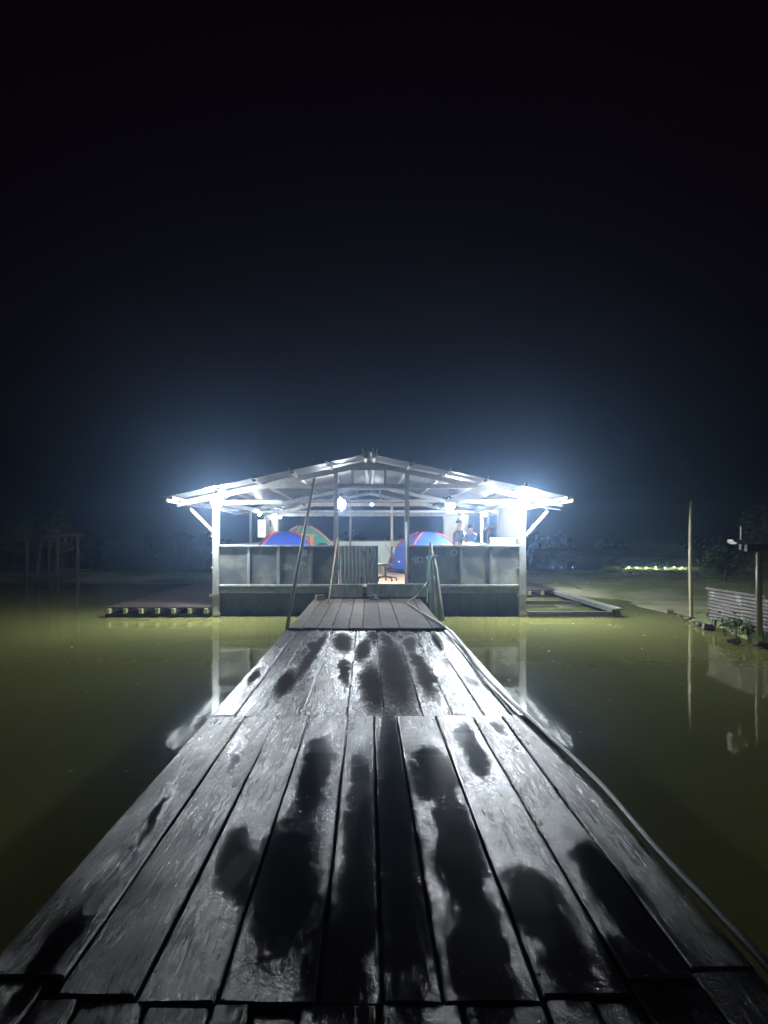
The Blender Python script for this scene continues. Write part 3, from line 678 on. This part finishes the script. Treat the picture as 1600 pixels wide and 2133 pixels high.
# white board
wb = P(545,1101,26.5); t = thing('white_board', 'small white board hanging by the left side wall above the blue tent', 'board', (wb.x, wb.y, wb.z-.3))
part('board_sheet', MB().box(wb.x-.13, wb.x+.13, wb.y, wb.y+.01, wb.z-.3, wb.z+.3), M_paint, t); part('board_cord', MB().tube([(wb.x-.1,wb.y,wb.z+.3),(wb.x,wb.y,wb.z+.6),(wb.x+.1,wb.y,wb.z+.3)], .006, 5), M_black, t)
# driftwood on the right post
br = MB(); br.tube([P(997,1108,23.9), P(1007,1105,23.95), P(1018,1099,24.0), P(1028,1101,24.05), P(1038,1092,24.1)], [.025,.03,.04,.045,.03], 7); br.tube([P(1018,1100,24.0), P(1019,1112,24.0), P(1017,1125,24.0)], [.03,.03,.02], 6)
solo('driftwood_branch', br, M_bark, P(1018,1125,24), 'forked driftwood branch tied across the right side posts', 'branch', smooth=True)

# ------------------------------------------------------------------ people
def skin_mesh(name, pts, edges, rad, mt, parent, sub=2):
    me = bpy.data.meshes.new(name); off = WL[parent.name]
    me.from_pydata([Vector(p)-off for p in pts], edges, []); me.materials.append(mt)
    o = bpy.data.objects.new(name, me); COL.objects.link(o); o.parent = parent; WL[o.name] = off
    sk = o.modifiers.new('skin', 'SKIN'); sk.use_smooth_shade = True
    if not me.skin_vertices:
        me.attributes.new('skin_x', 'FLOAT', 'POINT') if False else None
    bpy.context.view_layer.objects.active = o
    if not me.skin_vertices:
        import bmesh
        bm = bmesh.new(); bm.from_mesh(me); lay = bm.verts.layers.skin.verify(); bm.to_mesh(me); bm.free()
    for i, r_ in enumerate(rad):
        me.skin_vertices[0].data[i].radius = r_ if hasattr(r_, '__len__') else (r_, r_)
    me.skin_vertices[0].data[0].use_root = True
    s2 = o.modifiers.new('sub', 'SUBSURF'); s2.levels = sub; s2.render_levels = sub
    return o
def person(x, y, face, h, shirt, label, armL, armR, lean=.0):
    """face: yaw of forward direction; arm targets given as (forward, side, height fraction)"""
    t = thing('person', label, 'person', (x, y, ZFL)); F = Vector((math.cos(face), math.sin(face), 0)); S = Vector((math.sin(face), -math.cos(face), 0)); k = h/1.7
    def q(f, s, z): return Vector((x, y, ZFL+.01))+F*(f+lean*max(0, z-.9)/.8)*k+S*s*k+Vector((0,0,z*k))
    pts = [q(0,0,.95), q(.0,0,1.1), q(0,0,1.28), q(0,0,1.40), q(.01,0,1.48), q(.02,0,1.56), q(.03,0,1.63)]
    rad = [(.13,.15), (.11,.14), (.115,.17), (.08,.13), .055, (.085,.075), (.075,.07)]
    ed = [(i,i+1) for i in range(6)]
    def chain(st, lst):
        prev = st
        for p_, r_ in lst: pts.append(p_); rad.append(r_); ed.append((prev, len(pts)-1)); prev = len(pts)-1
        return prev
    arms = []
    for sd, tg in ((-1, armL), (1, armR)):
        sh = q(0, sd*.17, 1.38); ha = q(*tg); mid = (sh+ha)/2; el = mid+Vector((0,0,-.09))-F*.04
        arms.append((sh, el, ha))
        e = chain(3, [(sh, .05), (sh.lerp(el,.5), .045), (el, .037), (el.lerp(ha,.6), .032), (ha, .024)])
        hd = (ha-el).normalized(); hs = hd.cross(Vector((0,0,1))).normalized()
        palm = chain(e, [(ha+hd*.045, .028)])
        for fi in range(4):
            o_ = hs*(fi-1.5)*.018; ln = (.065,.078,.082,.068)[fi]
            chain(palm, [(ha+hd*.09+o_, .009), (ha+hd*(.09+ln*.5)+o_+Vector((0,0,-.008)), .008), (ha+hd*(.09+ln*.85)+o_+Vector((0,0,-.025)), .007)])
        chain(palm, [(ha+hd*.04-hs*sd*.04, .011), (ha+hd*.075-hs*sd*.05, .009)])
    for sd in (-1, 1):
        chain(0, [(q(0,sd*.09,.86), .085), (q(.01,sd*.10,.5), .056), (q(-.01,sd*.10,.28), .05), (q(-.01,sd*.10,.07), .036), (q(.1,sd*.11,.035), .035), (q(.18,sd*.12,.03), .028)])
    skin_mesh('body', pts, ed, rad, M_skin, t)
    # clothes
    sp = [q(0,0,.9), q(0,0,1.1), q(0,0,1.28), q(0,0,1.41)]; sr = [(.15,.17), (.13,.16), (.135,.185), (.095,.14)]; se = [(0,1),(1,2),(2,3)]
    for sh, el, ha in arms:
        sp += [sh+Vector((0,0,.005)), sh.lerp(el, .75)]; sr += [.068, .06]; n_ = len(sp); se += [(3,n_-2),(n_-2,n_-1)]
    skin_mesh('shirt', sp, se, sr, shirt, t)
    tp = [q(0,0,.93)]; tr = [(.14,.16)]; te = []
    for sd in (-1,1):
        tp += [q(0,sd*.09,.84), q(.01,sd*.10,.5), q(-.01,sd*.10,.1)]; tr += [.1,.075,.06]; n_ = len(tp); te += [(0,n_-3),(n_-3,n_-2),(n_-2,n_-1)]
    skin_mesh('trousers', tp, te, tr, M_jean, t)
    c = q(.02,0,1.62)
    part('hair', MB().ball(c-F*.02+Vector((0,0,.015)), .105*k, .098*k, .115*k, 14, 8, -.15, 1), M_hair, t, True)
    part('nose', MB().ball(c+F*.1*k+Vector((0,0,-.03)), .018, .016, .024, 8, 6), M_skin, t, True)
    for sd in (-1,1):
        part('ear', MB().ball(c+S*sd*.088*k+Vector((0,0,-.03)), .014, .014, .03, 8, 6), M_skin, t, True)
        part('eye', MB().ball(c+F*.088*k+S*sd*.032*k+Vector((0,0,-.005)), .012, .012, .009, 8, 6), M_paint, t, True)
    part('mouth', MB().ball(c+F*.09*k+Vector((0,0,-.075)), .008, .026, .006, 8, 6), M_red, t, True)
    for sd in (-1,1):
        part('shoe', MB().ball(q(.07,sd*.115,.03), .13, .05, .045, 10, 6), M_black, t, True)
    return t
person(2.68, 23.0, .15, 1.68, M_shirt2, 'person in dark short sleeved shirt reaching forward, standing behind the right parapet', (.35,-.1,1.08), (.42,.12,1.02), .06)
person(3.15, 23.3, math.pi*.62, 1.53, M_shirt, 'person in bright blue shirt seen from behind, standing behind the right parapet', (.33,-.12,1.05), (.33,.12,1.02), .05)

# ------------------------------------------------------------------ poles, ropes, hose
solo('leaning_pole', MB().tube([P(596,1318,15.9), P(612,1230,16.1), P(636,1100,16.5), P(655,997,16.9)], [.04,.038,.035,.028], 10), M_pole, P(596,1318,15.9), 'long dark pole leaning toward the roof on the left side of the pier', 'pole', smooth=True)
solo('bamboo_stick', MB().tube([G(684,1255,.5), P(692,1200,18.3), P(703,1120,18.5)], .018, 8), M_bamboo, G(684,1255,.5), 'thin pale bamboo stick leaning on the left gate post', 'stick', smooth=True)
solo('short_stick', MB().tube([P(847,1222,18.65), P(846,1150,18.68), P(846,1088,18.7)], .022, 8), M_white, P(847,1222,18.65), 'pale upright stick tied against the right gate post', 'stick', smooth=True)
solo('mooring_stake', MB().tube([P(903,1300,18.25), P(901,1215,18.3), P(899,1160,18.35), P(897,1129,18.4)], [.08,.075,.06,.025], 9), M_pole, P(903,1300,18.25), 'thin upright stake in the water right of the pier end', 'stake', smooth=True)
sk = MB(); sk.tube([P(921,1297,18.0), P(913,1240,18.1), P(907,1185,18.2), P(902,1158,18.28)], [.075,.07,.06,.045], 9); sk.tube([P(903,1163,18.25), P(908,1158,18.2), P(911,1159,18.15)], [.04,.03,.015], 7)
solo('mooring_post', sk, M_pole, P(921,1297,18.0), 'thicker slanting post with a short fork, right of the pier end', 'post', smooth=True)
rp = MB(); rp.tube([P(899,1158,18.2), P(893,1170,18.15), P(890,1195,18.15), P(891,1225,18.1), G(890,1254,.5)], .014, 6)
rp.tube([P(899,1158,18.2), P(894,1172,18.12), P(892,1200,18.12), P(889,1222,18.1)], .012, 6)
for i in range(4): rp.tube([P(894+4*math.cos(a), 1160+i*2+1.2*math.sin(a), 18.26-.06*math.sin(a)) for a in [j*math.pi/5 for j in range(11)]], .011, 5)
rp.tube([P(905,1200,18.1), P(906,1220,18.1), P(909,1245,18.1), P(911,1285,18.1)], .016, 6)
solo('mooring_rope', rp, M_rope, P(890,1254,18.0), 'green rope wound round the stakes right of the gate', 'rope', smooth=True)
def smoothpts(pts, n=6):
    out = []
    for i in range(len(pts)-1):
        p0 = pts[max(i-1,0)]; p1 = pts[i]; p2 = pts[i+1]; p3 = pts[min(i+2,len(pts)-1)]
        for k in range(n):
            t = k/n; out.append(.5*((2*p1)+(-p0+p2)*t+(2*p0-5*p1+4*p2-p3)*t*t+(-p0+3*p1-3*p2+p3)*t**3))
    return out+[pts[-1]]
hp = [P(889,1212,18.5), P(880,1228,18.3), P(866,1243,17.9)]+[G(a,b_,.515) for a,b_ in ((849,1254),(860,1264),(884,1279),(925,1304))]+[G(a,b_,.487) for a,b_ in ((962,1342),(1002,1396),(1043,1440),(1108,1500),(1242,1625))]+[Vector((1.365,3.6,.487)),Vector((1.375,2.75,.487)),Vector((1.39,2.3,.45)),Vector((1.40,1.5,.42)),Vector((1.3,0,.42))]
solo('water_hose', MB().tube(smoothpts(hp, 8), .019, 10), M_hose, G(849,1254,.49), 'grey hose running along the right edge of the pier', 'hose', smooth=True)
# roof wire to the right
solo('wire', MB().tube([(XR+.1, YF+.3, 2.75),(XR+1.0, YF+.2, 2.62)], .008, 5), M_white, (XR,YF,2.7), 'thin wire running out from beside the right corner post', 'wire')

# ------------------------------------------------------------------ side decks
def deck(x0, x1, y0, y1, z, label, nb, front=True, grp='low floating decks beside the house'):
    t = thing('floating_deck', label, 'deck', ((x0+x1)/2, y0, 0), grp); y = y0
    while y < y1-.05:
        y2 = min(y+.26, y1)
        mb = MB().box(x0+R.uniform(-.04,.04), x1+R.uniform(-.03,.03), y+.008, y2-.008, z-.035, z+R.uniform(-.004,.006))
        part('plank', mb, MC['deck'] if 'deck' in MC else M_dark, t); y += .26
    for i in range(nb):
        X = x0+.04+(x1-x0-.12)*i/(nb-1)
        part('joist', MB().box(X-.04, X+.04, y0-.1+R.uniform(-.04,.02), y1, z-.155, z-.037), M_bamboo, t)
    part('float_log', MB().tube([(x0-.1, y0+.2, .0),(x1, y0+.2, .0)], .1, 10), M_dark, t, True)
    part('float_log', MB().tube([(x0-.1, y1-.4, .0),(x1, y1-.4, .0)], .1, 10), M_dark, t, True)
    return t
mat('deck', (.075,.05,.042), (.035,.026,.022), 5, .6, bump=.4, stretch=(.6,3,1))
deck(-6.3, XL-.12, 18.62, 27.8, .26, 'low plank deck left of the house showing a row of pale joist ends', 7)
deck(XR+.12, 6.15, 24.8, 31.0, .24, 'low plank deck right of the house beyond the open frame', 6)
fr = thing('cage_frame', 'open rectangular timber frame floating right of the house', 'frame', (5, 18.6, 0))
part('front_beam', MB().box(XR+.1, 6.12, 18.55, 18.68, .02, .15), M_dark, fr, bevel=.01)
part('side_beam', MB().box(6.0, 6.14, 18.69, 24.7, .1, .2), M_beam, fr, bevel=.01)
part('side_cap', MB().box(5.98, 6.16, 18.5, 24.7, .202, .235), M_white, fr)
part('peg', MB().box(5.9, 5.97, 18.52, 18.6, -.15, .2), M_dark, fr)
part('inner_beam', MB().box(XR+.1, 5.99, 21.6, 21.7, .05, .15), M_dark, fr)

# ------------------------------------------------------------------ right shore things
b0 = P(1440,1280,18.6)
solo('bamboo_pole', MB().tube([b0+Vector((.02,0,-.3)), b0, P(1438,1180,18.65), P(1438.5,1100,18.7), P(1440,1043,18.75)], [.05,.05,.045,.04,.032], 9), M_bamboo, b0, 'tall lone bamboo pole standing at the water edge on the right', 'pole', smooth=True)
fs = thing('corrugated_fence', 'low rusty corrugated sheet fence on the right bank beside the shelter post', 'fence', (7.1, 14.5, .3))
for i, (ya, yb) in enumerate(((15.95, 14.6), (14.6, 13.2), (13.2, 11.8))):
    mb = MB(); n_ = 20; m = 9
    for j in range(m*4+1):
        t_ = j/(m*4); z = .28+.6*t_
        for q in range(5):
            s_ = q/4; Y = ya+(yb-ya)*s_; mb.v.append(Vector((7.08+.02*math.sin(j*math.pi/2)+.06*(16-Y)/4+.01*math.sin(s_*5), Y, z-.01*s_)))
    for j in range(m*4):
        for q in range(4): mb.f.append((j*5+q, j*5+q+1, (j+1)*5+q+1, (j+1)*5+q))
    o = part('zinc_sheet', mb, M_rust, fs); o.modifiers.new('s','SOLIDIFY').thickness = .004
part('top_batten', MB().bar((7.05,15.98,.89), (7.13,11.8,.89), .05, .035), M_beam, fs)
for Y in (15.98, 14.6, 13.2): part('fence_post', MB().box(7.2, 7.25, Y-.03, Y+.03, .1, .9), M_beam, fs)
shl = thing('bank_shelter', 'small dark flat roofed shelter with one pale post at the right edge', 'shelter', (8, 14.2, .3))
for i in range(6):
    Y = 13.55+i*.23; part('roof_board', MB().box(6.5+R.uniform(-.02,.02)+.10*i, 10.5, Y+.004, Y+.226, 1.83+.008*i, 1.865+.008*i), M_rust, shl)
part('roof_beam', MB().box(6.75, 10.4, 13.66, 13.76, 1.70, 1.828), M_dark, shl); part('roof_beam', MB().box(7.15, 10.4, 14.7, 14.8, 1.71, 1.86), M_dark, shl)
part('post', MB().tube([(7.0,13.72,.2),(6.98,13.7,1.0),(6.97,13.68,1.69)], [.06,.055,.05], 9), M_bamboo, shl, True)
part('post', MB().tube([(8.9,14.75,.2),(8.9,14.75,1.71)], .05, 8), M_bamboo, shl, True); part('post', MB().tube([(9.6,13.7,.2),(9.6,13.7,1.69)], .05, 8), M_bamboo, shl, True)
part('roof_stub', MB().box(7.2,7.25,14.8,14.85,1.9,2.16), M_beam, shl)
# rocks at the water edge
RL = ['flat pale stone at the water edge left of the leafy plants','small brown stone at the foot of the bamboo pole','round stone half in water right of the bamboo pole','biggest pale rock just left of the corrugated fence','low dark stone in front of the leafy plants','small stone nearest the right picture edge','brown stone behind the bamboo pole','half sunk stone on the muddy shore']
for i, (a, b_, r_) in enumerate(((1447,1296,.10),(1432,1288,.08),(1462,1300,.12),(1474,1306,.15),(1532,1336,.12),(1585,1342,.13),(1418,1282,.09),(1395,1272,.10))):
    c = G(a, b_, .06); mb = MB(); rock(mb, (0,0,0), r_*.9, i*3.1, .5); o = solo('shore_rock', mb, M_stone, (0,0,0), RL[i], 'rock', 'rocks along the water edge'); o.location = c
# drifting bits on the pond
fb = MB()
for i in range(260):
    X = R.uniform(-8, 9); Y = R.uniform(5, 20)
    if abs(X) < 1.6 or X > shoreX(Y)-.1: continue
    if noise.noise(Vector((X*.5, Y*.5, 4))) < .05 and R.random() < .7: continue
    a = R.uniform(0, 6.28); q = R.uniform(.006, .02); n_ = len(fb.v)
    for kk in range(5): fb.v.append(Vector((X+q*math.cos(a+kk*1.257)*(1+.5*R.random()), Y+q*1.6*math.sin(a+kk*1.257), .004)))
    fb.f.append(tuple(range(n_, n_+5)))
solo('floating_debris', fb, M_bamboo, kind='stuff', label='small leaf bits floating on the pond')
# leafy plants
def leafplant(base, n, h, label):
    t = thing('leafy_plant', label, 'plant', base, 'leafy plants on the right bank'); base = Vector(base)
    for i in range(n):
        a = R.uniform(0, 6.28); rr = R.uniform(.02,.12); hh = h*R.uniform(.5,1)
        tip = base+Vector((math.cos(a)*rr*2.5, math.sin(a)*rr*2.5, hh))
        part('stem', MB().tube([base+Vector((math.cos(a)*.03,math.sin(a)*.03,-.05)), base.lerp(tip,.6)+Vector((0,0,.03)), tip], [.006,.005,.003], 5), M_leaf, t)
        for q in range(3):
            d = Vector((math.cos(a+q*2.1), math.sin(a+q*2.1), R.uniform(-.3,.5))).normalized(); L = R.uniform(.12,.2); p0 = base.lerp(tip, 1-.2*q)
            sd = d.cross(Vector((0,0,1))).normalized()*L*.3
            mb = MB(); mid = p0+d*L*.5+Vector((0,0,.015)); end = p0+d*L-Vector((0,0,.03))
            mb.add([p0, mid-sd, end, mid+sd, mid-Vector((0,0,.015)), p0+d*L*.25-sd*.75, p0+d*L*.25+sd*.75, p0+d*L*.78-sd*.6, p0+d*L*.78+sd*.6], [(0,5,4),(5,1,4),(1,7,4),(7,2,4),(2,8,4),(8,3,4),(3,6,4),(6,0,4)])
            part('leaf', mb, M_leaf, t)
PLB = [(1487,1300,.34,'small leafy plant at the left foot of the corrugated fence'),(1512,1318,.38,'leafy plant at the water edge below the fence middle'),(1535,1325,.42,'broadest bright leafy plant hanging over the water'),(1562,1330,.36,'dark leafy plant near the shelter post'),(1592,1330,.4,'leafy plant cut by the right picture edge')]
for a, b_, h, lb in PLB:
    c = G(a, b_, .1); leafplant((c.x, c.y, .08), 7, h, lb)
for a, lb in ((1293,'bright sprig standing on the left end of the green ledge'),(1377,'bright sprig standing mid way along the green ledge')):
    c = P(a, 1189, 33.9); leafplant((c.x, c.y, height(c.x, c.y)), 5, .4, lb)
# stones of the ledge wall
lw = thing('ledge_wall', 'low rough stone wall holding up the green ledge on the far right bank', 'wall', (13, 33.1, .2))
x = 11.1
while x < 17:
    ww = R.uniform(.25,.5); mb = MB(); mb.ball((x+ww/2, 33.15+R.uniform(-.05,.05), .33), ww*.5, .16, R.uniform(.1,.16), 8, 5)
    for i, v in enumerate(mb.v): mb.v[i] = v+Vector((0,0,.05*noise.noise(v*5)))
    part('stone', mb, M_stone, lw, True); x += ww*.95
# distant lamps
M_dot = mat('far_lamp_bulb', (.9,.95,1), None, 1, bump=0, emit=((.75,.95,1), 3.0))
dots = [1151,1170,1193,1310,1327,1346,1366,1385,1405,1421]
for i, a in enumerate(dots):
    yy = 37.0 if a < 1300 else 35.2; c = P(a, 1182+R.uniform(-1,1), yy)
    t = thing('marker_light', 'tiny white light behind the far bank, %s from the left' % ['first','second','third','fourth','fifth','sixth','seventh','eighth','ninth','tenth'][i], 'light', (c.x, yy, 0), 'row of tiny lights on the far bank')
    part('bulb', MB().ball(c, .022 if a > 1300 else .012, n=8, m=6), M_dot, t); part('stake', MB().tube([(c.x,yy,0),(c.x,yy,c.z-.02)], .012, 5), M_beam, t)
    if a > 1300:
        ld = bpy.data.lights.new('marker_glow', 'POINT'); ld.energy = 7; ld.color = (.95,1,.7); ld.shadow_soft_size = .025
        lo = bpy.data.objects.new('marker_glow', ld); COL.objects.link(lo); lo.parent = t; lo.location = (0, 0, c.z)
# bare frame on the far left
gz = thing('bare_frame', 'faint bare timber frame of a hut on the far left bank', 'frame', (-12.5, 30.5, 0))
for a, tp in ((56,1122),(103,1120),(121,1114),(162,1114)):
    c = P(a, tp, 30.0 if a in (121,162) else 31.5); part('post', MB().box(c.x-.04,c.x+.04,c.y-.04,c.y+.04,-.6,c.z), M_bark, gz)
part('beam', MB().bar(P(40,1122,31.5), P(122,1121,31.5), .06, .08), M_bark, gz); part('beam', MB().bar(P(100,1116,30), P(178,1114,30), .06, .08), M_bark, gz)
part('platform', MB().box(P(108,0,30).x, P(162,0,30).x, 29.9, 31.8, .55, .63), M_dark, gz)

# ------------------------------------------------------------------ vegetation (uncountable)
gm = MB(); cnt = 0
while cnt < 17000:
    X = R.uniform(7.3, 19); Y = R.uniform(15.5, 37.5) if R.random() < .8 else R.uniform(33.2, 37)
    if R.random() < .12: X = R.uniform(-14, 8); Y = R.uniform(33.6, 37.2)
    if X < shoreX(Y)+.2 and Y < 33.9: continue
    if noise.noise(Vector((X*.8, Y*.8, 9))) < -.05 and R.random() < .85: continue
    z = height(X, Y)
    if z < .08: continue
    h = R.uniform(.03,.09)*(1.6 if (Y > 33.3 and X > 11) else 1); a = R.uniform(0, 3.14); dx, dy = math.cos(a)*.012, math.sin(a)*.012
    l = Vector((R.uniform(-.04,.04), R.uniform(-.04,.04), h)); b_ = Vector((X,Y,z-.01)); n_ = len(gm.v)
    gm.v += [b_-Vector((dx,dy,0)), b_+Vector((dx,dy,0)), b_+l]; gm.f.append((n_,n_+1,n_+2)); cnt += 1
solo('bank_grass', gm, mat('blade_grass', (.20,.27,.06), (.13,.18,.04), .8, .6, bump=0), kind='stuff', label='short green grass along the banks', )
def crown(mb, c, r, n, lf=.25):
    c = Vector(c)
    for i in range(n):
        d = Vector((R.gauss(0,1), R.gauss(0,1), R.gauss(0,.8))).normalized()*r*R.uniform(.5,1)
        d *= 1+.35*noise.noise(d*1.3+c)
        p = c+d; u = Vector((R.gauss(0,1),R.gauss(0,1),R.gauss(0,1))).normalized()*lf*R.uniform(.5,1); v = u.orthogonal().normalized()*lf*R.uniform(.3,.6)
        n_ = len(mb.v); mb.v += [p-u, p+v, p+u, p-v]; mb.f.append((n_,n_+1,n_+2,n_+3))
fw = MB()
for i in range(46):
    X = -95+190*i/45+R.uniform(-2,2); Y = R.uniform(92, 110)
    if -20 < X < 20 and R.random() < .3: continue
    crown(fw, (X, Y, R.uniform(.3,.9)), R.uniform(1.4,2.4), 300, .5)
solo('far_wood', fw, M_far, kind='stuff', label='dark wood far beyond the ponds')
def tree(x, y, h, r, label, cat='tree'):
    z0 = height(x, y); t = thing('bank_tree', label, cat, (x,y,z0), 'trees on the right bank')
    part('trunk', MB().tube([(x,y,z0-.2),(x+.1,y,z0+h*.4),(x-.05,y+.1,z0+h*.8)], [.09,.07,.03], 8), M_bark, t, True)
    mb = MB()
    for k in range(7):
        a = R.uniform(0,6.28); tip = Vector((x+math.cos(a)*r*.6, y+math.sin(a)*r*.6, z0+h*R.uniform(.6,1)))
        part('limb', MB().tube([(x,y,z0+h*.4), tip], [.04,.012], 5), M_bark, t); crown(mb, tip, r*.55, 420, .09)
    part('crown', mb, mat('tree_leaves', (.10,.12,.04), (.05,.07,.02), 3, .6, bump=0), t)
tree(16.2, 30.5, 2.6, 1.3, 'bushy tree on the slope behind the shelter roof'); tree(18.8, 33.0, 3.2, 1.6, 'taller tree at the right edge behind the shelter'); tree(13.2, 28.5, 1.0, .8, 'low bush on the bank between the bamboo pole and shelter', 'bush')
tree(-15.5, 36, 2.4, 1.4, 'dim bushy tree on the far left bank behind the bare frame')

# ------------------------------------------------------------------ damp night air
if HAZE:
    hz = MB().box(-130, 130, -30, 140, -2.6, 7.5)
    k = N('night_haze'); k.t.nodes.remove(k.b); pv = k.n('ShaderNodeVolumePrincipled')
    pv.inputs['Color'].default_value = (.40,.62,1,1); pv.inputs['Density'].default_value = HAZE; pv.inputs['Anisotropy'].default_value = .86
    k.l(pv.outputs[0], k.t.nodes['Material Output'].inputs['Volume'])
    solo('haze', hz, k.m, kind='stuff', label='thin damp night haze glowing round the lamps')
